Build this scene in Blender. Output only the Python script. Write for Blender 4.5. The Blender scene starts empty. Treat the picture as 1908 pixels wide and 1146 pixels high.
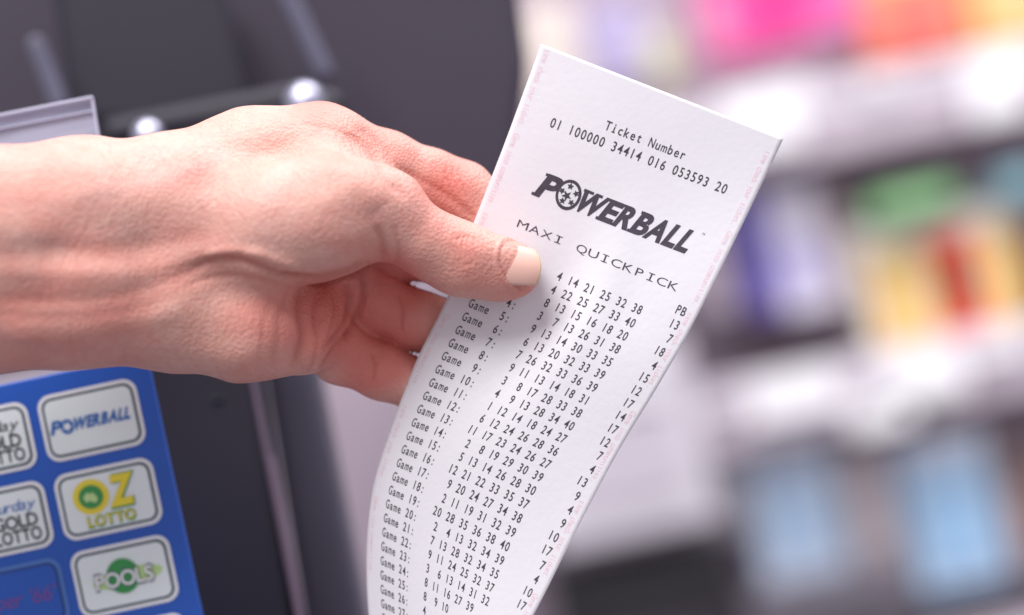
import bpy, bmesh, math, random
import numpy as np
from mathutils import Vector, Matrix
random.seed(4); np.random.seed(4)
scene=bpy.context.scene
COL=scene.collection
# ------------------------------------------------------------------ frame
S=0.165e-3; D=0.75; ROLL=math.radians(12)
CAM=np.array([0,0,1.3])
CR=np.array([math.cos(ROLL),0,-math.sin(ROLL)])
CU=np.array([math.sin(ROLL),0,math.cos(ROLL)])
YH=np.array([0,1.0,0])
def place(u,v,w=0.0):
    d=D+w*S; k=S*d/D
    return CAM+(u-954)*k*CR+(573-v)*k*CU+d*YH
def unplace(p):
    q=p-CAM; d=q[:,1]; k=S*d/D
    return 954+(q@CR)/k, 573-(q@CU)/k, (d-D)/S
def rad(r,w): return r*S*(D+w*S)/D
def depth(y): return (y-D)/S

def lin(c):
    c=c/255.0
    return c/12.92 if c<=0.04045 else ((c+0.055)/1.055)**2.4
def rgb(r,g,b): return (lin(r),lin(g),lin(b),1)

# ------------------------------------------------------------------ materials
def mat(name,color,rough=0.6,var=0.12,scale=30,bump=0.0,bscale=200,metal=0,emit=0,spec=0.5,alpha=1):
    m=bpy.data.materials.new(name); m.use_nodes=True
    nt=m.node_tree; b=nt.nodes['Principled BSDF']
    b.inputs['Roughness'].default_value=rough
    b.inputs['Metallic'].default_value=metal
    b.inputs['Specular IOR Level'].default_value=spec
    b.inputs['Alpha'].default_value=alpha
    tc=nt.nodes.new('ShaderNodeTexCoord')
    n=nt.nodes.new('ShaderNodeTexNoise'); n.inputs['Scale'].default_value=scale; n.inputs['Detail'].default_value=4
    nt.links.new(tc.outputs['Object'],n.inputs['Vector'])
    mx=nt.nodes.new('ShaderNodeMix'); mx.data_type='RGBA'
    mx.inputs[6].default_value=tuple(min(1,c*(1-var)) for c in color[:3])+(1,)
    mx.inputs[7].default_value=tuple(min(1,c*(1+var)) for c in color[:3])+(1,)
    nt.links.new(n.outputs['Fac'],mx.inputs[0]); nt.links.new(mx.outputs[2],b.inputs['Base Color'])
    if bump>0:
        n2=nt.nodes.new('ShaderNodeTexNoise'); n2.inputs['Scale'].default_value=bscale; n2.inputs['Detail'].default_value=5
        nt.links.new(tc.outputs['Object'],n2.inputs['Vector'])
        bp=nt.nodes.new('ShaderNodeBump'); bp.inputs['Strength'].default_value=bump; bp.inputs['Distance'].default_value=0.001
        nt.links.new(n2.outputs['Fac'],bp.inputs['Height']); nt.links.new(bp.outputs['Normal'],b.inputs['Normal'])
    return m

# ------------------------------------------------------------------ mesh helpers
def make_obj(name,verts,faces,material=None,parent=None,smooth=False):
    me=bpy.data.meshes.new(name); me.from_pydata([tuple(v) for v in verts],[],faces); me.update()
    o=bpy.data.objects.new(name,me); COL.objects.link(o)
    if material: me.materials.append(material)
    if smooth: me.polygons.foreach_set('use_smooth',[True]*len(me.polygons))
    if parent: o.parent=parent
    return o
def empty(name,loc,label,cat,group=None):
    o=bpy.data.objects.new(name,None); COL.objects.link(o); o.location=loc; o.empty_display_size=0.02
    o['label']=label; o['category']=cat
    if group: o['group']=group
    return o
def adopt(child,parent):
    child.parent=parent
    child.matrix_parent_inverse=Matrix.Translation(-Vector(parent.location))
def box(name,c,dims,material,bev=0.001,parent=None,rotz=0):
    bm=bmesh.new(); bmesh.ops.create_cube(bm,size=1)
    bmesh.ops.scale(bm,vec=dims,verts=bm.verts)
    if bev>0: bmesh.ops.bevel(bm,geom=bm.edges[:],offset=min(bev,min(dims)*0.3),segments=2,profile=0.5,affect='EDGES')
    me=bpy.data.meshes.new(name); bm.to_mesh(me); bm.free()
    me.materials.append(material)
    o=bpy.data.objects.new(name,me); COL.objects.link(o)
    o.location=c; o.rotation_euler=(0,0,rotz)
    if parent: adopt(o,parent)
    return o
def prism(name,pts,y,thick,material,bev=0.002,parent=None):
    """polygon outline extruded away from the viewer"""
    bm=bmesh.new(); w=depth(y)
    f=[bm.verts.new(place(u,v,w)) for u,v in pts]
    b=[bm.verts.new(Vector(x.co)+Vector((0,thick,0))) for x in f]
    bm.faces.new(f); bm.faces.new(b[::-1])
    n=len(f)
    for i in range(n): bm.faces.new((f[(i+1)%n],f[i],b[i],b[(i+1)%n]))
    bmesh.ops.recalc_face_normals(bm,faces=bm.faces)
    if bev>0: bmesh.ops.bevel(bm,geom=bm.edges[:],offset=bev,segments=3,profile=0.5,affect='EDGES')
    me=bpy.data.meshes.new(name); bm.to_mesh(me); bm.free(); me.materials.append(material)
    o=bpy.data.objects.new(name,me); COL.objects.link(o)
    if parent: adopt(o,parent)
    return o

# ------------------------------------------------------------------ glyphs
_gc={}
def glyph(ch,bold=0.0):
    key=(ch,bold)
    if key in _gc: return _gc[key]
    cu=bpy.data.curves.new('g','FONT'); cu.body=ch; cu.size=1; cu.resolution_u=4; cu.offset=bold
    o=bpy.data.objects.new('g',cu); COL.objects.link(o)
    dg=bpy.context.evaluated_depsgraph_get(); dg.update()
    me=bpy.data.meshes.new_from_object(o.evaluated_get(dg))
    V=np.array([v.co[:2] for v in me.vertices]).reshape(-1,2); F=[tuple(p.vertices) for p in me.polygons]
    bpy.data.objects.remove(o); bpy.data.curves.remove(cu); bpy.data.meshes.remove(me)
    _gc[key]=(V,F); return _gc[key]
CAP=float(glyph('H')[0][:,1].max())
def lay_mono(items,text,x0,y0,pitch,height,wfac=0.90,bold=0.0,shear=0.0):
    """monospaced text: x0 = centre of first char, y0 = line centre (y down)"""
    for i,ch in enumerate(text):
        if ch==' ': continue
        V,F=glyph(ch,bold if ch not in 'MW' else min(bold,0.0))
        if len(V)==0: continue
        k=height/CAP
        x=V[:,0]-(V[:,0].min()+V[:,0].max())/2
        wd=V[:,0].max()-V[:,0].min()
        sx=pitch*wfac/0.56
        if wd*sx>pitch*0.86: sx=pitch*0.86/wd
        yy=V[:,1]-CAP/2
        items.append((x0+i*pitch+x*sx+shear*yy*k, y0-yy*k, F))
        if ch=='I' or ch=='l' or ch=='i':   # slab feet of the printer typeface
            hw=pitch*0.26; th=height*0.055
            for yb in ((y0+height/2-th,) if ch!='I' else (y0+height/2-th,y0-height/2+th)):
                items.append((np.array([x0+i*pitch-hw,x0+i*pitch+hw,x0+i*pitch+hw,x0+i*pitch-hw]),np.array([yb-th,yb-th,yb+th,yb+th]),[(0,1,2,3)]))
def lay_fit(items,text,xc,yc,width,height,bold=0.0,shear=0.0,gap=0.04):
    xs=0; lst=[]
    for ch in text:
        if ch==' ': xs+=0.3; continue
        V,F=glyph(ch,bold)
        a=V[:,0].min(); b=V[:,0].max()
        lst.append((V,F,xs-a)); xs+=b-a+gap
    xs-=gap; sx=width/xs; k=height/CAP
    for V,F,off in lst:
        yy=V[:,1]-CAP/2
        items.append((xc-width/2+(V[:,0]+off)*sx+shear*yy*k, yc-yy*k, F))
def build_items(name,items,fn,material,parent=None):
    verts=[];faces=[]
    for x,y,F in items:
        b=len(verts)
        for a,c in zip(x,y): verts.append(fn(a,c))
        faces+= [tuple(b+i for i in f) for f in F]
    o=make_obj(name,verts,faces,material)
    if parent: adopt(o,parent)
    return o
def poly_item(pts):
    a=np.array(pts,float); return (a[:,0],a[:,1],[tuple(range(len(pts)))])

# ================================================================== TICKET
VK=[-13.3,-6,1,5,10,15,20,26,33]
LK=[(1008,82,8),(939,270,14),(872,443,26),(836,548,32),(776,672,44),(728,800,60),(692,925,78),(683,1085,92),(700,1275,96)]
AK=[(1189,152,0),(1113,338,-2),(1043,515,-4),(994,613,-8),(927,733,-6),(860,851,-2),(812,981,4),(791,1137,8),(800,1320,10)]
RK=[(1460,258,6),(1374,438,-14),(1285,616,-36),(1228,716,-46),(1155,836,-54),(1087,963,-60),(1022,1092,-64),(950,1240,-68),(900,1420,-72)]
def herm(K,v):
    K=np.array(K,float); V=np.array(VK)
    m=np.zeros_like(K)
    for i in range(len(V)):
        a=max(i-1,0); b=min(i+1,len(V)-1); m[i]=(K[b]-K[a])/(V[b]-V[a])
    i=int(np.clip(np.searchsorted(V,v)-1,0,len(V)-2)); h=V[i+1]-V[i]; t=(v-V[i])/h
    return ((2*t**3-3*t**2+1)*K[i]+(t**3-2*t**2+t)*h*m[i]+(-2*t**3+3*t**2)*K[i+1]+(t**3-t**2)*h*m[i+1])
_rc={}
def ticket_pt(s,v):
    key=round(v,5)
    if key not in _rc: _rc[key]=(herm(LK,v),herm(AK,v),herm(RK,v))
    L,A,R=_rc[key]; a=0.40
    q=L*((s-a)*(s-1)/(a))+A*(s*(s-1)/(a*(a-1)))+R*(s*(s-a)/(1-a))
    w=q[2]
    w+=15*math.exp(-((s-0.40)/0.10)**2-((v-5.0)/4.5)**2)      # slight buckle beside the thumb
    w-=8*math.exp(-((s-0.58)/0.10)**2-((v-2)/6)**2)
    w+=6.0*math.sin(s*5+v*0.22)*min(1,max(0,(v+14)/10))
    return place(q[0],q[1],w)
def ticket_off(s,v,off=0.00013):
    p=ticket_pt(s,v); a=ticket_pt(s+0.01,v)-p; b=ticket_pt(s,v+0.1)-p
    n=np.cross(a,b); n/=np.linalg.norm(n)
    if n[1]>0: n=-n
    return p+n*off
m_paper=mat('thermal_paper',rgb(241,240,246),rough=0.55,var=0.02,scale=90,bump=0.12,bscale=500,spec=0.35)
nt=m_paper.node_tree; pb=nt.nodes['Principled BSDF']; out=nt.nodes['Material Output']
tr=nt.nodes.new('ShaderNodeBsdfTranslucent'); tr.inputs['Color'].default_value=rgb(252,222,226)
ms=nt.nodes.new('ShaderNodeMixShader'); ms.inputs[0].default_value=0.16
nt.links.new(pb.outputs[0],ms.inputs[1]); nt.links.new(tr.outputs[0],ms.inputs[2]); nt.links.new(ms.outputs[0],out.inputs['Surface'])
m_ink=mat('ticket_ink',rgb(68,60,73),rough=0.7,var=0.45,scale=700)
m_pink=mat('pink_security_print',rgb(240,210,220),rough=0.7,var=0.05)
NS,NV=56,220
vs=np.linspace(-13.3,33,NV); ss=np.linspace(0,1,NS)
verts=[ticket_pt(s,v) for v in vs for s in ss]
faces=[(j*NS+i,j*NS+i+1,(j+1)*NS+i+1,(j+1)*NS+i) for j in range(NV-1) for i in range(NS-1)]
ticket=make_obj('lottery_ticket',verts,faces,m_paper,smooth=True)
ticket['label']='long curling white printed lottery ticket pinched between thumb and fingers'
ticket['category']='ticket'
so=ticket.modifiers.new('thickness','SOLIDIFY'); so.thickness=0.00008; so.offset=0
def kid(o,par): o.parent=par; return o
BD=0.010
items=[]
lay_mono(items,'Ticket Number',0.358,-9.78,0.0262,0.64,bold=BD)
lay_mono(items,'01 100000 34414 016 053593 20',0.152,-8.62,0.0258,0.66,bold=BD)
kid(build_items('ticket_number_lettering',items,lambda a,b:ticket_off(a,b),m_ink),ticket)
items=[]
lay_mono(items,'MAXI QUICKPICK',0.185,-1.30,0.0512,0.54,wfac=0.80,bold=-0.004)
kid(build_items('heading_lettering',items,lambda a,b:ticket_off(a,b),m_ink),ticket)
items=[]
p=0.0243
lay_mono(items,'PB',0.915,0.0,p,0.60,bold=BD)
rows=[("4 14 21 25 32 38","13"),("4 22 25 27 33 40","7"),("8 13 15 16 18 20","18"),("3 7 13 26 31 38","4"),("9 13 14 30 33 35","15"),
("6 13 20 32 33 39","12"),("7 26 32 33 36 39","17"),("9 11 13 14 18 31","14"),("3 8 17 28 33 38","17"),("4 9 13 28 34 40","12"),
("1 12 14 18 24 27","7"),("6 12 24 26 28 36","4"),("11 17 23 24 26 27","13"),("2 8 19 29 30 39","9"),("5 13 14 26 28 30","4"),
("12 21 22 33 35 37","9"),("9 20 24 27 34 38","10"),("2 11 19 31 32 39","17"),("20 28 35 36 38 40","7"),("2 4 13 32 34 39","4"),
("7 13 28 32 34 35","10"),("9 11 24 25 32 37","17"),("3 6 13 14 31 32",""),("8 11 16 27 39",""),("8 9 10",""),("4","")]
for i in range(28):
    v=i+1
    lay_mono(items,'Game%3d:'%v,0.40-12*p,v,p,0.60,bold=BD)
    if i<len(rows):
        for k,nm in enumerate(rows[i][0].split()):
            lay_mono(items,nm,0.40+3*k*p-(len(nm)-1)*p,v,p,0.60,bold=BD)
        if rows[i][1]:
            nm=rows[i][1]; lay_mono(items,nm,0.940-(len(nm)-1)*p,v,p,0.60,bold=BD)
kid(build_items('game_numbers_lettering',items,lambda a,b:ticket_off(a,b),m_ink),ticket)
# logo: heavy italic letters, ball for the O
items=[]
def ring(cx,cy,rx,ry,n=28,shear=0): 
    return [(cx+rx*math.cos(t)-shear*ry*math.sin(t),cy+ry*math.sin(t)) for t in [2*math.pi*i/n for i in range(n)]]
asp=27.4/485.0
H=1.66; shr=0.33*asp
def fitlet(ch,a,b,h=H,yc=-4.4):
    V,F=glyph(ch,0.042); w=V[:,0].max()-V[:,0].min(); k=h/(V[:,1].max()-V[:,1].min())
    yy=(V[:,1]-(V[:,1].max()+V[:,1].min())/2)*k
    items.append((a+(V[:,0]-V[:,0].min())/w*(b-a)+shr*yy, yc-yy, F))
fitlet('P',0.194,0.272,1.80)
for ch,a,b in zip('WERBALL',[0.352,0.466,0.531,0.603,0.664,0.744,0.800],[0.464,0.527,0.599,0.668,0.740,0.796,0.852]): fitlet(ch,a,b)
def slab(x0,x1,y): # slab serifs
    yy=-(y+4.4); items.append(poly_item([(x0+shr*yy,y-.10),(x1+shr*yy,y-.10),(x1+shr*yy,y+.10),(x0+shr*yy,y+.10)]))
slab(0.184,0.22,-5.175); slab(0.186,0.22,-3.61)
for x0,x1 in ((0.460,0.480),(0.525,0.545),(0.597,0.615)):
    slab(x0,x1,-3.68); slab(x0,x1,-5.125)
for x0,x1 in ((0.350,0.392),(0.410,0.430),(0.450,0.475)): slab(x0,x1,-5.125)
lay_mono(items,'TM',0.872,-5.25,0.006,0.14)
logo=build_items('logo_lettering',items,lambda a,b:ticket_off(a,b,0.00016),m_ink); kid(logo,ticket)
ball=build_items('logo_ball',[poly_item(ring(0.312,-4.42,0.051,1.07))],lambda a,b:ticket_off(a,b,0.00016),m_ink); kid(ball,ticket)
items=[]
def star(cx,cy,ro,ri,n,rot,sc=1):
    pts=[]
    for i in range(2*n):
        r=ro if i%2==0 else ri; t=rot+math.pi*i/n
        pts.append((cx+r*math.cos(t)*asp,cy+r*math.sin(t)))
    return pts
# ball: pale sphere face with dark star-shaped patches
c=(0.312,-4.42)
items=[poly_item([(c[0]+0.83*math.cos(t)*0.048,c[1]+0.84*math.sin(t)) for t in [2*math.pi*i/28 for i in range(28)]])]
face=build_items('logo_ball_face',items,lambda a,b:ticket_off(a,b,0.00024),m_paper); kid(face,ticket)
items=[]
def starfan(cx,cy,ro,ri,n,rot):
    s5=star(cx,cy,ro,ri,n,rot)
    return (np.array([q[0] for q in s5]+[cx]),np.array([q[1] for q in s5]+[cy]),[(i,(i+1)%(2*n),2*n) for i in range(2*n)])
items.append(starfan(c[0]-0.10*asp,c[1]+0.1,0.40,0.16,5,0.25))
for k_ in range(5):
    a0=0.25+2*math.pi*k_/5+0.55
    items.append(starfan(c[0]+0.60*math.cos(a0)*asp*0.9,c[1]+0.60*math.sin(a0),0.25,0.13,5,k_*0.7))
st=build_items('logo_ball_stars',items,lambda a,b:ticket_off(a,b,0.00032),m_ink); kid(st,ticket)
# pink vertical security print along both margins
def vtext(items,text,sc,v0,pitch,h):
    for i,ch in enumerate(text):
        if ch==' ': continue
        V,F=glyph(ch); k=h/CAP; x=V[:,0]-(V[:,0].min()+V[:,0].max())/2
        items.append((sc+(V[:,1]-CAP/2)*k*asp, v0+i*pitch+x*k*0.9, F))
for sc in (0.034,0.968):
    items=[]
    for v0,t in ((-13.0,'time check your ticket.'),(-6.9,'Game into communities.'),(-1.0,'time check your ticket.'),(6.5,'Game into communities.'),(13.2,'time check your ticket.'),(20,'Game into communities.')):
        vtext(items,t,sc,v0+(1.0 if sc>0.5 else 0),0.245,0.42)
    kid(build_items('margin_print',items,lambda a,b:ticket_off(a,b),m_pink),ticket)

# ================================================================== HAND
def chain(*pts):
    segs=[]
    for a,b in zip(pts[:-1],pts[1:]):
        segs.append((place(*a[:3]),rad(a[3],a[2]),place(*b[:3]),rad(b[3],b[2])))
    return segs
palm=[]
palm+=chain((-430,440,-330,150),(-200,432,-250,143),(0,418,-185,134),(150,397,-120,130),(330,386,-60,128),(470,314,0,103),(600,281,40,84))
palm+=chain((-430,575,-330,150),(-200,575,-250,143),(150,545,-120,130),(330,555,-60,124),(450,606,-60,96),(560,622,0,78))
palm+=chain((330,440,-40,120),(620,370,75,78))
palm+=chain((330,500,-40,120),(605,480,88,74))
palm+=chain((330,555,-40,112),(575,585,65,72))
thenar=chain((370,430,-85,100),(500,425,-112,108),(610,402,-112,104),(690,392,-92,84))
web=chain((600,330,-20,72),(690,335,20,50))
thumb=chain((690,392,-92,84),(725,405,-80,74),(800,453,-62,60),(845,476,-52,61),(872,487,-46,63),(905,497,-40,57),(938,502,-36,51),(962,505,-33,47))
fing=[chain((600,281,40,84),(720,312,78,66),(800,340,98,62),(857,364,106,64),(930,425,100,52),(985,468,82,44)),
      chain((620,370,75,78),(735,458,120,62),(850,480,125,58),(940,505,92,46)),
      chain((605,490,88,72),(700,566,112,59),(770,594,118,56),(850,622,118,57),(925,645,88,46)),
      chain((580,600,65,68),(640,660,85,56),(710,692,98,52),(790,722,106,50),(865,742,92,42))]
h=0.00075
allseg=palm+thenar+web+thumb+sum(fing,[])
lo=np.min([np.minimum(a-ra,b-rb) for a,ra,b,rb in allseg],axis=0)-0.006
hi=np.max([np.maximum(a+ra,b+rb) for a,ra,b,rb in allseg],axis=0)+0.006
n=np.ceil((hi-lo)/h).astype(int)+1
ax=[(lo[i]+h*np.arange(n[i])).astype(np.float32) for i in range(3)]
def field(segs,k,F=None):
    if F is None: F=np.full(n,0.05,np.float32)
    pad=0.013
    for a,ra,b,rb in segs:
        r=max(ra,rb)+pad
        l=np.clip(((np.minimum(a,b)-r-lo)/h).astype(int),0,n-1); u=np.clip(((np.maximum(a,b)+r-lo)/h).astype(int)+1,1,n)
        sl=tuple(slice(l[i],u[i]) for i in range(3))
        X=ax[0][sl[0]][:,None,None]-a[0]; Y=ax[1][sl[1]][None,:,None]-a[1]; Z=ax[2][sl[2]][None,None,:]-a[2]
        d=b-a; L2=float(d@d)
        t=np.clip((X*d[0]+Y*d[1]+Z*d[2])/L2,0,1).astype(np.float32)
        dist=np.sqrt((X-t*d[0])**2+(Y-t*d[1])**2+(Z-t*d[2])**2)-(ra+t*(rb-ra))
        F[sl]=smin(F[sl],dist.astype(np.float32),k)
    return F
def smin(a,b,k):
    hh=np.maximum(k-np.abs(a-b),0)/k
    return np.minimum(a,b)-hh*hh*k*0.25
G=field(palm,0.009)
G=smin(G,field(thenar,0.008),0.007)
G=smin(G,field(web,0.004),0.010)
FF=field(fing[0],0.003)
for q in fing[1:]: FF=smin(FF,field(q,0.003),0.0006)
G=smin(G,FF,0.005)
TH=field(thumb,0.004)
G=smin(G,TH,0.004)
def surface_nets(F):
    nx,ny,nz=F.shape; I=F<0
    cnt=np.zeros((nx-1,ny-1,nz-1),np.int8)
    for dx in (0,1):
        for dy in (0,1):
            for dz in (0,1): cnt+=I[dx:nx-1+dx,dy:ny-1+dy,dz:nz-1+dz]
    act=(cnt>0)&(cnt<8); idx=np.full(act.shape,-1,np.int32); c=np.argwhere(act); idx[act]=np.arange(len(c))
    acc=np.zeros((len(c),3)); num=np.zeros(len(c))
    corners=[(a,b,d) for a in (0,1) for b in (0,1) for d in (0,1)]
    for A in corners:
        for axx in range(3):
            if A[axx]==1: continue
            B=list(A); B[axx]=1
            fa=F[c[:,0]+A[0],c[:,1]+A[1],c[:,2]+A[2]]; fb=F[c[:,0]+B[0],c[:,1]+B[1],c[:,2]+B[2]]
            m=(fa<0)!=(fb<0); t=np.where(m,fa/np.where(m,fa-fb,1),0)
            pt=np.tile(np.array(A,float),(len(c),1)); pt[:,axx]+=t
            acc[m]+=pt[m]; num[m]+=1
    V=(c+acc/num[:,None])*h+lo
    faces=[]
    for axx in range(3):
        sa=[slice(None)]*3; sb=[slice(None)]*3; sa[axx]=slice(0,-1); sb[axx]=slice(1,None)
        a=I[tuple(sa)]; b=I[tuple(sb)]
        e=np.argwhere(a!=b); o1,o2=[i for i in range(3) if i!=axx]
        e=e[(e[:,o1]>0)&(e[:,o2]>0)&(e[:,o1]<F.shape[o1]-1)&(e[:,o2]<F.shape[o2]-1)]
        def g(d1,d2):
            q=e.copy(); q[:,o1]-=d1; q[:,o2]-=d2; return idx[q[:,0],q[:,1],q[:,2]]
        quad=np.stack([g(1,1),g(0,1),g(0,0),g(1,0)],1)
        ins=a[e[:,0],e[:,1],e[:,2]]
        flip=ins if axx!=1 else ~ins
        quad[~flip]=quad[~flip][:,::-1]
        faces.append(quad)
    return V,np.concatenate(faces)
V,Fq=surface_nets(G)
del G,FF,TH
me=bpy.data.meshes.new('person'); me.from_pydata(V.tolist(),[],Fq.tolist()); me.update()
tmp=bpy.data.objects.new('tmp',me); COL.objects.link(tmp)
sm=tmp.modifiers.new('s','SMOOTH'); sm.factor=0.5; sm.iterations=3
sb=tmp.modifiers.new('d','SUBSURF'); sb.levels=1; sb.render_levels=1
dg=bpy.context.evaluated_depsgraph_get(); dg.update()
hm=bpy.data.meshes.new_from_object(tmp.evaluated_get(dg)); bpy.data.objects.remove(tmp)
nv=len(hm.vertices); print('HAND verts',nv)
co=np.empty(nv*3,np.float32); hm.vertices.foreach_get('co',co); co=co.reshape(-1,3).astype(float)
no=np.empty(nv*3,np.float32); hm.vertex_normals.foreach_get('vector',no); no=no.reshape(-1,3)
U,Vv,Wd=unplace(co)
front=np.clip(-no[:,1]*1.8+0.25,0,1)
def poly_dist(pts):
    pts=np.array(pts,float); best=np.full(nv,1e9)
    for _ in range(2):
        q=[pts[0]]
        for a,b in zip(pts[:-1],pts[1:]): q+= [a*.75+b*.25,a*.25+b*.75]
        q.append(pts[-1]); pts=np.array(q)
    tt=np.zeros(nv); n_=len(pts)-1
    mn=pts.min(0)-70; mxx=pts.max(0)+70
    sel=np.where((U>mn[0])&(U<mxx[0])&(Vv>mn[1])&(Vv<mxx[1]))[0]
    us=U[sel]; vs_=Vv[sel]; bs=np.full(len(sel),1e9); ts=np.zeros(len(sel))
    for i,(a,b) in enumerate(zip(pts[:-1],pts[1:])):
        d=b-a; L=d@d+1e-9; t=np.clip(((us-a[0])*d[0]+(vs_-a[1])*d[1])/L,0,1)
        r=np.hypot(us-a[0]-t*d[0],vs_-a[1]-t*d[1]); m=r<bs; bs[m]=r[m]; ts[m]=(i+t[m])/n_
    best[sel]=bs; tt[sel]=ts
    return best,tt
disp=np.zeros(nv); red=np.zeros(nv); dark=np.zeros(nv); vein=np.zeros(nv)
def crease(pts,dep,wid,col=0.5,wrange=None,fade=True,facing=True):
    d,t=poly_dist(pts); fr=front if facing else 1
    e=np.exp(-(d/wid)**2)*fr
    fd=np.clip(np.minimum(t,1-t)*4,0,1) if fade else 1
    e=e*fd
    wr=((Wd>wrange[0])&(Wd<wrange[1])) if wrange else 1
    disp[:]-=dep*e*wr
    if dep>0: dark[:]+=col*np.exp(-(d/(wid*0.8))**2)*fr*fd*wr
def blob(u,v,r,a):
    red[:]+=a*np.exp(-((U-u)**2+(Vv-v)**2)/r**2)
# wrist tendons and folds
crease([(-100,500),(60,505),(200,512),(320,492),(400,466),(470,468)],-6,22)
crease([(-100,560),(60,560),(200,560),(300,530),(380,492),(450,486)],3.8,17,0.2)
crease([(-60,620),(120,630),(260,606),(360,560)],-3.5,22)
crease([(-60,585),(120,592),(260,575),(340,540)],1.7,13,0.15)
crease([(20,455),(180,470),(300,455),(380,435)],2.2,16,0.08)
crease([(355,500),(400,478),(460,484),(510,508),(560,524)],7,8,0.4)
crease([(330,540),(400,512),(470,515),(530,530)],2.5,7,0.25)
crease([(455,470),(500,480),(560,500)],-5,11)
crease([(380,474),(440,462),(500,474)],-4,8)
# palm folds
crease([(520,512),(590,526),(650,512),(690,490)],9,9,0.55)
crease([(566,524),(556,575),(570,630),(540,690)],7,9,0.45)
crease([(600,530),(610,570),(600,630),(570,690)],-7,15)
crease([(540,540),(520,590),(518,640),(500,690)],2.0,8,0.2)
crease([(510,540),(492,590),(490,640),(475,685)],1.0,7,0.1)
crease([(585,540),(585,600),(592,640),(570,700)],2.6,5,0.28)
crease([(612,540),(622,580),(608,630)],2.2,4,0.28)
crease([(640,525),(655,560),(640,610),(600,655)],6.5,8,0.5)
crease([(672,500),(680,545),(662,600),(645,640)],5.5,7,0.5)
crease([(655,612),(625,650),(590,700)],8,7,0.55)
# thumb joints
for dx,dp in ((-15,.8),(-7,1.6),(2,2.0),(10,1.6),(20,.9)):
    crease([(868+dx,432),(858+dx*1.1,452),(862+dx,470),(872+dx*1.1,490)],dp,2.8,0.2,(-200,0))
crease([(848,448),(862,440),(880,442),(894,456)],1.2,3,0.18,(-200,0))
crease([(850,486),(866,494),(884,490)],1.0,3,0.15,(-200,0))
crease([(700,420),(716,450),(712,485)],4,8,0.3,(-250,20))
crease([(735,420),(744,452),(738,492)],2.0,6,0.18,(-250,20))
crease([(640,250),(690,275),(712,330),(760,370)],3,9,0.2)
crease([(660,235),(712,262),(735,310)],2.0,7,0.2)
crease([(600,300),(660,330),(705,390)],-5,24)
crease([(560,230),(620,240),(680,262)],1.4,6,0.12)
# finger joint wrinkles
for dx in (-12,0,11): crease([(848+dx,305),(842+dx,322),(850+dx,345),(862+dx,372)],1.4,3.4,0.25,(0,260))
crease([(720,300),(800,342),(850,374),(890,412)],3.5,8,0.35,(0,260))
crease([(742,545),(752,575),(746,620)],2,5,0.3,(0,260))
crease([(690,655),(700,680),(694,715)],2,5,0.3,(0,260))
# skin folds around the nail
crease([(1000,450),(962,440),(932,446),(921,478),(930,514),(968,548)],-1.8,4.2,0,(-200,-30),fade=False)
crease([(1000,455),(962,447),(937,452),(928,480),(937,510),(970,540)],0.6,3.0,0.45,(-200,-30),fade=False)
# low-frequency fleshy unevenness
for i in range(40):
    k=np.random.randn(3); k/=np.linalg.norm(k); f=2*math.pi/np.random.uniform(0.010,0.035)
    disp+=0.32*np.sin(co@k*f+np.random.rand()*6.28)
# fine wrinkles in the skin
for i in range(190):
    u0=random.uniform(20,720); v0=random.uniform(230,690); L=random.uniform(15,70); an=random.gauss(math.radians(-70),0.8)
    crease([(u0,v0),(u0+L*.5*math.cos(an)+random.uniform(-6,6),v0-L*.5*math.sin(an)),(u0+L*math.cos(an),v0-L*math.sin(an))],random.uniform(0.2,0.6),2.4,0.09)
# veins under the wrist skin
for pts in ([(-60,470),(80,440),(200,445),(310,410)],[(100,380),(200,350),(300,345),(420,290)],[(0,620),(120,655),(240,640)]):
    d,t=poly_dist(pts); vein+=0.45*np.exp(-(d/14)**2); disp+=0.6*np.exp(-(d/14)**2)*np.clip(np.minimum(t,1-t)*4,0,1)
co2=co+no*(disp*S)[:,None]
hm.vertices.foreach_set('co',co2.astype(np.float32).ravel())
for b in ((870,470,38,.45),(985,520,48,.7),(850,335,55,.9),(760,590,80,.8),(700,690,80,.9),(740,512,45,1.0),(610,600,85,.8),(690,440,70,.35),(120,610,150,.5),
          (900,535,50,.45),(520,600,90,.5),(720,270,60,.6),(800,400,60,.3),(640,560,50,.6),(330,480,60,.3),(600,210,60,.5),(30,330,90,.2),(420,330,90,.12)): blob(*b)
red+=0.16*np.sin(U/37.0+np.sin(Vv/29.0)*2)*np.sin(Vv/41.0)
attr=hm.color_attributes.new('tint','FLOAT_COLOR','POINT')
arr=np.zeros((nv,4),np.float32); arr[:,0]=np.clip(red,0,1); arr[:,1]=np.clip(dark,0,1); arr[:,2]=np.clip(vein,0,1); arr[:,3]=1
attr.data.foreach_set('color',arr.ravel())
hm.polygons.foreach_set('use_smooth',[True]*len(hm.polygons))
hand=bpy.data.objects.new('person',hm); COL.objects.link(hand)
hand['label']='bare forearm and hand pinching the edge of a paper ticket'; hand['category']='person'
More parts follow.
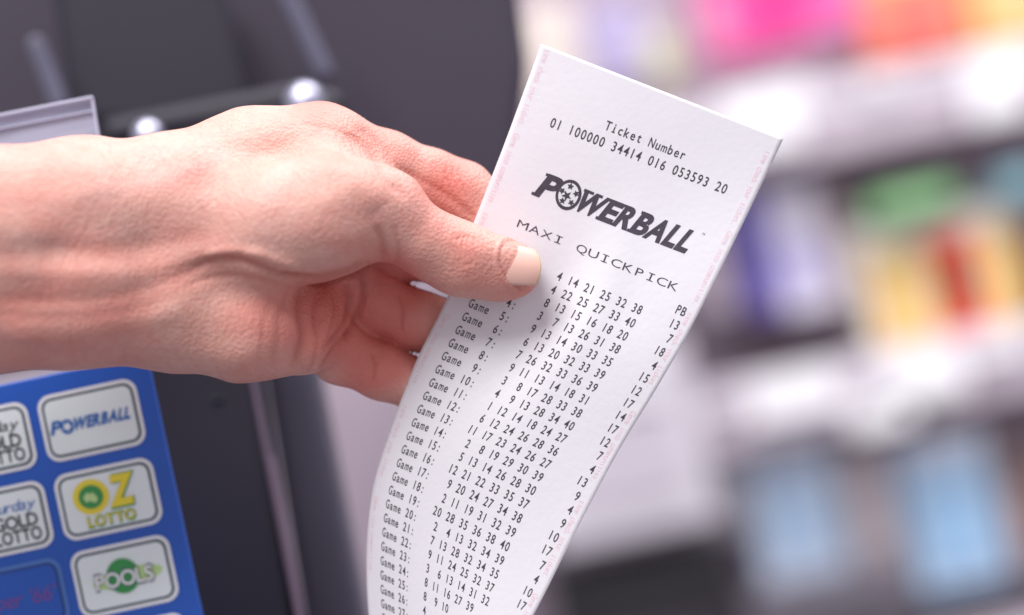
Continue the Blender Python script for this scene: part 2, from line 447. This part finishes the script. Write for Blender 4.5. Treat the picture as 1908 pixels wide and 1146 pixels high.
# skin
m=bpy.data.materials.new('skin'); m.use_nodes=True; nt=m.node_tree; b=nt.nodes['Principled BSDF']
at=nt.nodes.new('ShaderNodeAttribute'); at.attribute_name='tint'
sp=nt.nodes.new('ShaderNodeSeparateColor'); nt.links.new(at.outputs['Color'],sp.inputs[0])
tc=nt.nodes.new('ShaderNodeTexCoord')
def noise(sc,det=6,rough=0.6):
    nz=nt.nodes.new('ShaderNodeTexNoise'); nz.inputs['Scale'].default_value=sc; nz.inputs['Detail'].default_value=det; nz.inputs['Roughness'].default_value=rough
    nt.links.new(tc.outputs['Object'],nz.inputs['Vector'])
    r=nt.nodes.new('ShaderNodeMapRange'); r.inputs[1].default_value=0.33; r.inputs[2].default_value=0.67
    nt.links.new(nz.outputs['Fac'],r.inputs[0]); return r.outputs[0],nz.outputs['Fac']
def mixc(fac,a,bb,blend='MIX'):
    x=nt.nodes.new('ShaderNodeMix'); x.data_type='RGBA'; x.blend_type=blend
    for sock,val in ((x.inputs[0],fac),(x.inputs[6],a),(x.inputs[7],bb)):
        if isinstance(val,(tuple,float,int)): sock.default_value=val
        else: nt.links.new(val,sock)
    return x.outputs[2]
def scaled(sock,k):
    q=nt.nodes.new('ShaderNodeMath'); q.operation='MULTIPLY'; q.inputs[1].default_value=k; nt.links.new(sock,q.inputs[0]); return q.outputs[0]
c=mixc(noise(55)[0],rgb(216,162,148),rgb(226,181,169))
c=mixc(scaled(noise(420,4)[0],0.34),c,rgb(208,134,122))
c=mixc(sp.outputs[0],c,rgb(216,127,116))
c=mixc(scaled(sp.outputs[2],0.22),c,rgb(186,152,158))
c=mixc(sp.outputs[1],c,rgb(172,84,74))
nt.links.new(c,b.inputs['Base Color'])
b.inputs['Roughness'].default_value=0.50; b.inputs['Specular IOR Level'].default_value=0.38
b.inputs['Subsurface Weight'].default_value=0.12; b.inputs['Subsurface Radius'].default_value=(1,0.35,0.2); b.inputs['Subsurface Scale'].default_value=0.002
vo=nt.nodes.new('ShaderNodeTexVoronoi'); vo.inputs['Scale'].default_value=1000; nt.links.new(tc.outputs['Object'],vo.inputs['Vector'])
ad=nt.nodes.new('ShaderNodeMath'); ad.operation='ADD'; nt.links.new(vo.outputs['Distance'],ad.inputs[0]); nt.links.new(noise(330,6)[1],ad.inputs[1])
bp=nt.nodes.new('ShaderNodeBump'); bp.inputs['Strength'].default_value=0.6; bp.inputs['Distance'].default_value=0.0004
nt.links.new(ad.outputs[0],bp.inputs['Height']); nt.links.new(bp.outputs['Normal'],b.inputs['Normal'])
hm.materials.append(m)
# thumbnail
m_nail=mat('fingernail',rgb(232,184,170),rough=0.36,var=0.05,scale=120)
m_edge=mat('fingernail_edge',rgb(238,204,158),rough=0.35,var=0.03)
NA,NB=24,16; verts=[]
for i in range(NA):
    t=i/(NA-1)
    for j in range(NB):
        q=j/(NB-1)*2-1
        th=q*math.radians(44)+math.radians(13)
        tt=t+(0.14*(q*q) if t<0.5 else -0.16*(q*q))*abs(2*t-1)
        cu_=930+tt*78; cv=499+tt*9; cw=-37+tt*4
        r=57.5-4.5*tt-8.5*tt**4
        verts.append(place(cu_,cv-r*math.sin(th),cw-r*math.cos(th)))
faces=[(i*NB+j,(i+1)*NB+j,(i+1)*NB+j+1,i*NB+j+1) for i in range(NA-1) for j in range(NB-1)]
nail=make_obj('fingernail',verts,faces,m_nail,hand,smooth=True)
nail.data.materials.append(m_edge)
for f in nail.data.polygons:
    if f.index//(NB-1)>=NA-2: f.material_index=1
so=nail.modifiers.new('t','SOLIDIFY'); so.thickness=0.0004; so.offset=0

# ================================================================== BLUE SIGN
YS=0.785; kS=S*YS/D
o0=place(202,930,depth(YS))
def sgn(off):
    return lambda a,b:(o0[0]+a*kS, o0[1]-off, o0[2]-b*kS)
m_blue=mat('blue_print',rgb(34,92,194),rough=0.35,var=0.25,scale=12)
m_white=mat('white_print',rgb(246,248,252),rough=0.4,var=0.02)
m_pale=mat('pale_print',rgb(238,247,250),rough=0.4,var=0.05)
m_line=mat('slate_outline',rgb(72,92,104),rough=0.5)
m_black=mat('black_print',rgb(40,46,52),rough=0.5)
m_nblue=mat('royal_blue_print',rgb(52,112,190),rough=0.5)
m_dblue=mat('deep_blue_print',rgb(38,72,150),rough=0.4,var=0.05)
m_lblue=mat('light_blue_outline',rgb(84,130,205),rough=0.4)
m_yel=mat('yellow_print',rgb(244,224,64),rough=0.5)
m_green=mat('green_print',rgb(60,156,84),rough=0.5)
m_lgreen=mat('pale_green_print',rgb(196,228,156),rough=0.5)
m_purp=mat('purple_print',rgb(126,80,166),rough=0.5)
sign=empty('lottery_sign',o0,'blue counter sign with rounded white lottery game logo tiles','sign')
def S_box(a0,a1,b0,b1,name,material,thick=0.003,bev=0.0005):
    c=((a0+a1)/2*kS+o0[0],o0[1]+thick/2,o0[2]-(b0+b1)/2*kS)
    return box(name,c,((a1-a0)*kS,thick,(b1-b0)*kS),material,bev,sign)
S_box(-560,126,-250,560,'panel',m_blue)
def rr0(w,h,r):
    pts=[]
    for cx,cy,a0 in ((w/2-r,h/2-r,0),(-w/2+r,h/2-r,90),(-w/2+r,-h/2+r,180),(w/2-r,-h/2+r,270)):
        for k in range(7):
            t=math.radians(a0+k*15); pts.append((cx+r*math.cos(t),cy+r*math.sin(t)))
    return pts
def rrect(ca,cb,w,h,r): return [(ca+q[0],cb+q[1]) for q in rr0(w,h,r)]
def tile(ca,cb,kind):
    A=[m_white,m_line,m_pale] if kind!='super' else [m_lblue,m_dblue,m_blue]
    t=build_items('logo_tile',[poly_item(rrect(ca,cb,188,126,25))],sgn(0.0003),A[0],sign)
    def put(name,items,mt,off=0.0009):
        q=build_items(name,items,sgn(off),mt); q.parent=t
    put('outline',[poly_item(rrect(ca,cb,174,112,19))],A[1],0.0005)
    put('face',[poly_item(rrect(ca,cb,164,102,15))],A[2],0.0007)
    if kind=='power':
        it=[]; lay_fit(it,'P',ca-66,cb,20,23,bold=0.04,shear=0.3); lay_fit(it,'WERBALL',ca+20,cb,110,20,bold=0.05,shear=0.3)
        put('lettering',it,m_nblue)
        put('ball',[poly_item(ring(ca-46,cb+2,13,14))],m_nblue,0.0008)
        s5=star(0,0,10,4.5,5,0.2); it=[(np.array([ca-46+q[0]/asp for q in s5]+[ca-46.0]),np.array([cb+2+q[1] for q in s5]+[cb+2.0]),[(i,(i+1)%10,10) for i in range(10)])]
        put('star',it,m_pale,0.0011)
    if kind=='oz':
        it=[]; lay_fit(it,'LOTTO',ca,cb+36,92,20,bold=0.05); put('lettering',it,m_green,0.0009)
        it=[]; lay_fit(it,'LOTTO',ca-1,cb+35,90,17,bold=0.01); put('lettering_fill',it,m_yel,0.0011)
        put('letter_outline',[poly_item(ring(ca-30,cb-11,34,33))],m_yel,0.0009)
        put('letter_ring',[poly_item(ring(ca-30,cb-11,23,22))],m_green,0.0011)
        aus=[(-18,-4),(-10,-12),(-4,-14),(0,-8),(5,-14),(12,-4),(16,4),(10,13),(3,11),(-4,6),(-13,9)]
        put('map_shape',[poly_item([(ca-30+x*0.8,cb-9+y*.8) for x,y in aus])],m_lgreen,0.0013)
        it=[]; lay_fit(it,'Z',ca+30,cb-12,50,54,bold=0.07,shear=0.1); put('letter_shadow',it,m_green,0.0009)
        it=[]; lay_fit(it,'Z',ca+28,cb-13,48,52,bold=0.05,shear=0.1); put('letter',it,m_yel,0.0012)
    if kind=='pools':
        put('swoosh',[poly_item(ring(ca+6,cb+2,66,18,shear=0.6))],m_lgreen,0.0008)
        put('globe',[poly_item(ring(ca-2,cb-2,31,33))],m_green,0.0010)
        it=[]; lay_fit(it,'POOLS',ca,cb+2,112,30,bold=0.05); put('letter_outline',it,m_line,0.0012)
        it=[]; lay_fit(it,'POOLS',ca,cb+2,109,27,bold=0.015); put('lettering',it,m_white,0.0014)
    if kind=='gold':
        it=[]; lay_fit(it,'GOLD',ca+30,cb+6,84,23,bold=0.02); lay_fit(it,'LOTTO',ca+30,cb+33,88,23,bold=0.02); put('lettering',it,m_black)
        it=[]; lay_fit(it,'Monday' if cb<0 else 'Saturday',ca+18,cb-24,110,20,shear=0.3); put('script',it,m_black if cb<0 else m_nblue)
    if kind=='super':
        it=[]; lay_fit(it,"Super '66'",ca+2,cb,146,28,shear=0.2); put('lettering',it,m_purp)
tile(0,-150,'power'); tile(0,0,'oz'); tile(0,147,'pools')
tile(-207,-150,'gold'); tile(-207,0,'gold'); tile(-207,147,'super')
build_items('logo_tile',[poly_item(rrect(0,294,186,124,24))],sgn(0.0003),m_white,sign)
build_items('logo_tile',[poly_item(rrect(-207,294,186,124,24))],sgn(0.0003),m_white,sign)

# ================================================================== CLEAR HOLDER
m_clear=bpy.data.materials.new('clear_plastic'); m_clear.use_nodes=True; nt=m_clear.node_tree
b=nt.nodes['Principled BSDF']; b.inputs['Base Color'].default_value=rgb(190,192,214); b.inputs['Roughness'].default_value=0.12
tcn=nt.nodes.new('ShaderNodeTexCoord'); mp=nt.nodes.new('ShaderNodeMapping'); mp.inputs['Scale'].default_value=(0.25,1,2.2)
mp.inputs['Rotation'].default_value=(0,0.0,0)
nn=nt.nodes.new('ShaderNodeTexNoise'); nn.inputs['Scale'].default_value=60
nt.links.new(tcn.outputs['Object'],mp.inputs[0]); nt.links.new(mp.outputs[0],nn.inputs['Vector'])
mr=nt.nodes.new('ShaderNodeMapRange'); mr.inputs[1].default_value=0.35; mr.inputs[2].default_value=0.65; mr.inputs[3].default_value=0.22; mr.inputs[4].default_value=0.75
nt.links.new(nn.outputs['Fac'],mr.inputs[0])
tp=nt.nodes.new('ShaderNodeBsdfTransparent'); mx=nt.nodes.new('ShaderNodeMixShader')
nt.links.new(mr.outputs[0],mx.inputs[0]); nt.links.new(tp.outputs[0],mx.inputs[1]); nt.links.new(b.outputs[0],mx.inputs[2]); nt.links.new(mx.outputs[0],nt.nodes['Material Output'].inputs['Surface'])
m_cedge=mat('plastic_edge',rgb(196,197,220),rough=0.2)
hold=empty('sign_holder',place(90,240,depth(0.79)),'clear acrylic sign holder strip with a ridged top edge','sign holder')
prism('sleeve',[(-250,262),(171,180),(192,300),(-230,390)],0.79,0.0012,m_clear,0.0004,hold)
prism('lip',[(-250,261),(171,178),(173,183),(-250,266)],0.7875,0.002,m_cedge,0.0003,hold)
prism('ridge',[(-250,286),(176,204),(177,207),(-250,289)],0.7885,0.0012,m_cedge,0.0003,hold)
prism('end_edge',[(168,180),(173,179),(193,300),(188,301)],0.7880,0.0015,m_cedge,0.0003,hold)

# ================================================================== TERMINAL
m_dark=mat('charcoal_plastic',rgb(60,52,67),rough=0.65,var=0.15,scale=8,bump=0.1)
m_dark2=mat('black_plastic',rgb(38,35,48),rough=0.55,var=0.12,scale=8)
m_mid=mat('slate_plastic',rgb(70,67,84),rough=0.5,var=0.10,scale=8)
m_metal=mat('brushed_metal',rgb(200,200,222),rough=0.3,metal=0.8)
m_trim=mat('pale_trim',rgb(118,100,118),rough=0.5)
m_arm=mat('arm_trim_plastic',rgb(96,94,114),rough=0.4)
term=empty('lottery_terminal',place(500,500,depth(0.95)),'dark charcoal lottery terminal with screen arm and metal knobs','terminal')
prism('screen_housing',[(-400,-300),(930,-300),(985,120),(960,330),(700,560),(-400,760)],1.0,0.08,m_dark,0.006,term)
prism('stand',[(200,560),(452,520),(570,1300),(120,1300)],0.86,0.03,m_dark2,0.004,term)
prism('stand_trim',[(453,640),(460,640),(586,1300),(578,1300)],0.857,0.02,m_trim,0.001,term)
prism('side_cover',[(470,560),(575,640),(705,1300),(590,1300)],0.90,0.04,m_mid,0.004,term)
prism('screen_arm',[(90,-60),(395,-60),(475,185),(330,245),(130,230)],0.955,0.03,m_dark2,0.005,term)
prism('arm_trim',[(45,75),(72,62),(125,195),(98,210)],0.93,0.01,m_arm,0.002,term)
prism('arm_brace',[(500,-40),(540,-40),(625,140),(590,150)],0.95,0.012,m_arm,0.003,term)
prism('shelf_bar',[(180,225),(560,150),(640,175),(640,215),(200,265)],0.93,0.02,m_dark2,0.004,term)
def knob(u,v,r,y):
    c=place(u,v,depth(y)); bm=bmesh.new(); rr=r*S*y/D
    prof=[(0,-0.9),(0.55,-0.82),(0.85,-0.5),(0.97,-0.1),(1,0.3),(0.9,0.6),(0.6,0.65),(0.6,1.3),(0,1.3)]
    N=24; rings=[]
    for pr,py in prof: rings.append([bm.verts.new((c[0]+rr*pr*math.cos(2*math.pi*i/N),c[1]+rr*py,c[2]+rr*pr*math.sin(2*math.pi*i/N))) for i in range(N)])
    for a,b_ in zip(rings[:-1],rings[1:]):
        for i in range(N): bm.faces.new((a[i],a[(i+1)%N],b_[(i+1)%N],b_[i]))
    bmesh.ops.remove_doubles(bm,verts=bm.verts,dist=1e-7); bmesh.ops.recalc_face_normals(bm,faces=bm.faces)
    me=bpy.data.meshes.new('knob'); bm.to_mesh(me); bm.free(); me.materials.append(m_metal)
    me.polygons.foreach_set('use_smooth',[True]*len(me.polygons))
    o=bpy.data.objects.new('knob',me); COL.objects.link(o); adopt(o,term)
knob(567,190,38,0.925); knob(275,252,30,0.90)
prism('slot',[(393,742),(413,739),(414,746),(394,749)],0.8585,0.002,m_black,0.0003,term)

# ================================================================== SHELVES
YR=2.0; kR=S*YR/D
def R_(u,v,y=YR): return place(u,v,depth(y))
m_back=mat('shelf_back',rgb(170,155,168),rough=0.7,var=0.35,scale=7)
m_rail=mat('white_rail',rgb(216,207,218),rough=0.3,var=0.15,scale=9)
m_board=mat('shelf_board',rgb(172,161,171),rough=0.5)
m_strip=mat('label_strip',rgb(196,183,194),rough=0.5,var=0.28,scale=14)
m_card=mat('price_highlight_card',rgb(250,248,252),rough=0.4,var=0.02)
rack=empty('display_shelf',R_(1500,1146),'white shop display shelving with price rails','shelf')
def rbox(name,u,v,wpx,hpx,dep,material,y=YR,par=None,bev=0.002,rotz=0):
    c=R_(u,v,y); c=(c[0],c[1]+dep/2,c[2])
    return box(name,c,(wpx*kR,dep,hpx*kR),material,bev,par,rotz)
rbox('back_panel',1400,600,1900,2400,0.02,m_back,2.22,rack)
for (u,v) in ((1560,195),(1620,700),(1700,1240)):
    rbox('shelf_board',u,v+10,1500,22,0.22,m_board,2.0,rack)
    rbox('price_rail',u,v-14,1500,56,0.012,m_rail,1.975,rack)
    rbox('label_strip',u+10,v+52,1480,74,0.006,m_strip,1.98,rack)
for (u,v,wp,hp) in ((1425,196,170,66),(1860,120,130,66),(1640,152,60,40),(1430,258,130,50),(1860,190,110,60),(1480,735,170,80),(1720,700,160,90),(1860,640,80,50),(1240,245,90,50),(1640,770,110,60)):  # upper cards include pale stand-ins for the bright highlight along the rail
    rbox('price_highlight_card',u,v,wp,hp,0.002,m_card,1.968,rack,0.0005)
def pack(name,cat,label,u,v,wpx,hpx,col,top=None,band=None,y=2.03,dep=0.08,group=None,rotz=0):
    e=empty(name,R_(u,v+hpx/2,y),label,cat,group)
    mm=mat(name+'_card',col,rough=0.5,var=0.2,scale=20)
    rbox('body',u,v,wpx,hpx,dep,mm,y,e,0.003)
    if top: rbox('top_flap',u-0.09*hpx,v-hpx*0.44,wpx*1.01,hpx*0.14,dep*1.02,mat(name+'_flap',top),y-0.002,e,0.002)
    if band:
        for (du,dv,bw,bh,bc) in band:
            rbox('front_print',u+du+0.2*dv,v+dv-0.2*du,bw,bh,0.002,mat(name+'_print',bc,var=0.1),y-0.003,e,0.0005)
G1='packs standing on the shop shelves'
pack('gift_box','box','bright pink carton standing on shelf',1450,5,300,165,rgb(230,84,158),rgb(232,120,178),[(0,0,130,70,rgb(224,38,136)),(90,50,90,40,rgb(218,120,180)),(-120,10,50,90,rgb(230,140,182))],group=G1)
pack('gift_box','box','orange and salmon carton on shelf',1700,25,200,165,rgb(232,138,112),rgb(240,174,114),[(10,10,90,50,rgb(236,96,104)),(-50,45,90,50,rgb(234,120,104))],group=G1)
pack('gift_box','box','tan yellow carton on shelf',1890,-5,170,165,rgb(224,186,116),rgb(230,202,150),[(0,0,70,60,rgb(232,212,160))],group=G1)
pack('card_pack','packet','violet blue packet on shelf',1150,80,120,150,rgb(172,162,200),None,[(0,10,60,50,rgb(190,180,210))],group=G1)
pack('card_pack','packet','lime and cream packet on shelf',1230,105,56,90,rgb(198,204,156),None,[(0,-20,50,40,rgb(225,220,190))],group=G1)
pack('card_pack','packet','pale beige packet on shelf',1030,90,110,170,rgb(220,206,198),None,[(0,-20,60,60,rgb(230,220,210))],group=G1)
pack('card_pack','packet','indigo and white packet on shelf',1410,470,66,230,rgb(98,84,172),None,[(0,-60,50,60,rgb(130,120,200))],group=G1)
pack('card_pack','packet','white and lilac packet on shelf',1490,460,96,250,rgb(226,220,240),None,[(0,30,50,80,rgb(186,180,228))],group=G1)
pack('card_pack','packet','brown grey packet on shelf',1575,480,56,240,rgb(164,148,150),None,[(0,0,30,80,rgb(184,164,164))],group=G1)
pack('card_pack','packet','plum grey packet on shelf',1320,480,80,220,rgb(166,152,166),None,[(0,0,40,80,rgb(186,170,186))],group=G1)
pack('game_box','box','cream box with orange stripes and red picture',1760,545,300,280,rgb(242,226,188),rgb(242,240,232),
     [(-95,10,50,200,rgb(238,184,84)),(28,-10,90,200,rgb(220,66,42)),(28,-10,50,70,rgb(232,112,50)),(118,10,44,200,rgb(242,190,86)),(-40,10,20,200,rgb(247,218,136)),(-143,0,10,260,rgb(250,250,250))],group=G1)
pack('card_pack','packet','green packet lying above a cream box',1700,376,160,48,rgb(122,180,118),None,[(0,0,80,24,rgb(150,200,146))],y=1.99,dep=0.04,group=G1)
pack('card_pack','packet','teal packet beside a cream box',1900,340,90,60,rgb(116,164,174),None,[(0,0,40,34,rgb(150,190,200))],y=2.0,dep=0.04,group=G1)
pack('card_pack','packet','light blue card packet on lower shelf',1480,950,170,280,rgb(202,216,238),rgb(226,226,236),[(0,20,100,130,rgb(178,206,236))],group=G1)
pack('card_pack','packet','sky blue card packet on lower shelf',1775,955,175,290,rgb(180,206,234),rgb(230,230,242),[(0,20,110,150,rgb(158,198,234))],group=G1)
pack('card_pack','packet','taupe card packet on lower shelf',1625,950,90,260,rgb(184,172,178),None,[(0,20,50,100,rgb(200,190,195))],group=G1)
pack('card_pack','packet','grey card packet on lower shelf',1325,890,110,230,rgb(190,182,192),None,[(0,20,60,100,rgb(206,200,210))],group=G1)
pack('card_pack','packet','brown card packet on lower shelf',1905,950,60,260,rgb(146,122,118),None,[(0,20,40,100,rgb(178,148,142))],group=G1)
pack('tray_or_shadow','tray','near-black block standing in for the shadow below the shelf',1200,1110,330,130,rgb(28,26,32),rgb(50,48,56),[(0,20,200,40,rgb(40,38,44))],y=1.93,dep=0.1)  # shadow under the shelf, put in as a dark solid block
pack('tray_or_shadow','tray','dark grey tray on the floor unit',1560,1150,300,110,rgb(98,92,102),rgb(110,104,114),[(0,20,200,40,rgb(80,76,84))],y=1.93,dep=0.1)
pack('paper_bin','bin','white paper bin beside shelving',1150,830,300,330,rgb(204,198,208),rgb(218,212,222),[(0,20,200,160,rgb(194,186,198)),(60,-80,90,60,rgb(222,216,226))],y=1.9,dep=0.06)
# wall + floor
m_wall=mat('wall_paint',rgb(176,166,178),rough=0.8,var=0.15,scale=3)
wl=box('wall',(0,2.45,1.3),(7,0.05,4.5),m_wall,0); wl['kind']='structure'
fl=box('floor',(0,1.0,-0.975),(7,6,0.05),mat('floor_vinyl',rgb(150,145,150),rough=0.4,scale=4),0); fl['kind']='structure'

# ================================================================== LIGHT / CAMERA
w=bpy.data.worlds.new('World'); scene.world=w; w.use_nodes=True
w.node_tree.nodes['Background'].inputs[0].default_value=(0.95,0.92,1.0,1); w.node_tree.nodes['Background'].inputs[1].default_value=0.54
def area(name,loc,target,size,power,color=(1,1,1)):
    l=bpy.data.lights.new(name,'AREA'); l.shape='RECTANGLE'; l.size=size[0]; l.size_y=size[1]; l.energy=power; l.color=color
    o=bpy.data.objects.new(name,l); COL.objects.link(o); o.location=loc
    o.rotation_euler=(Vector(target)-Vector(loc)).to_track_quat('-Z','Y').to_euler()
area('ceiling_or_rim_light',(-0.25,-0.05,2.45),(0,0.75,1.3),(0.8,0.6),22,(1,0.985,0.98))
area('ceiling_or_rim_light',(0.9,1.1,2.5),(0,0.75,1.3),(1.0,0.6),9,(1,0.96,0.98))  # added softbox from behind, unseen, to brighten the hand's top edge
area('rack_fill_light',(0.6,1.0,2.9),(0.5,2.1,1.3),(1.6,0.5),37,(1,0.97,0.99))  # added fill above the rack, unseen, so the shelving gets enough light
cd=bpy.data.cameras.new('camera'); co_=bpy.data.objects.new('camera',cd); COL.objects.link(co_)
M=Matrix(((CR[0],CU[0],0,CAM[0]),(CR[1],CU[1],-1,CAM[1]),(CR[2],CU[2],0,CAM[2]),(0,0,0,1)))
co_.matrix_world=M
cd.sensor_width=36; cd.lens=36*D/(1908*S); cd.clip_start=0.01; cd.clip_end=50
cd.dof.use_dof=True; cd.dof.focus_distance=D-0.004; cd.dof.aperture_fstop=3.0
scene.camera=co_
scene.view_settings.view_transform='Standard'; scene.view_settings.look='None'; scene.view_settings.exposure=0
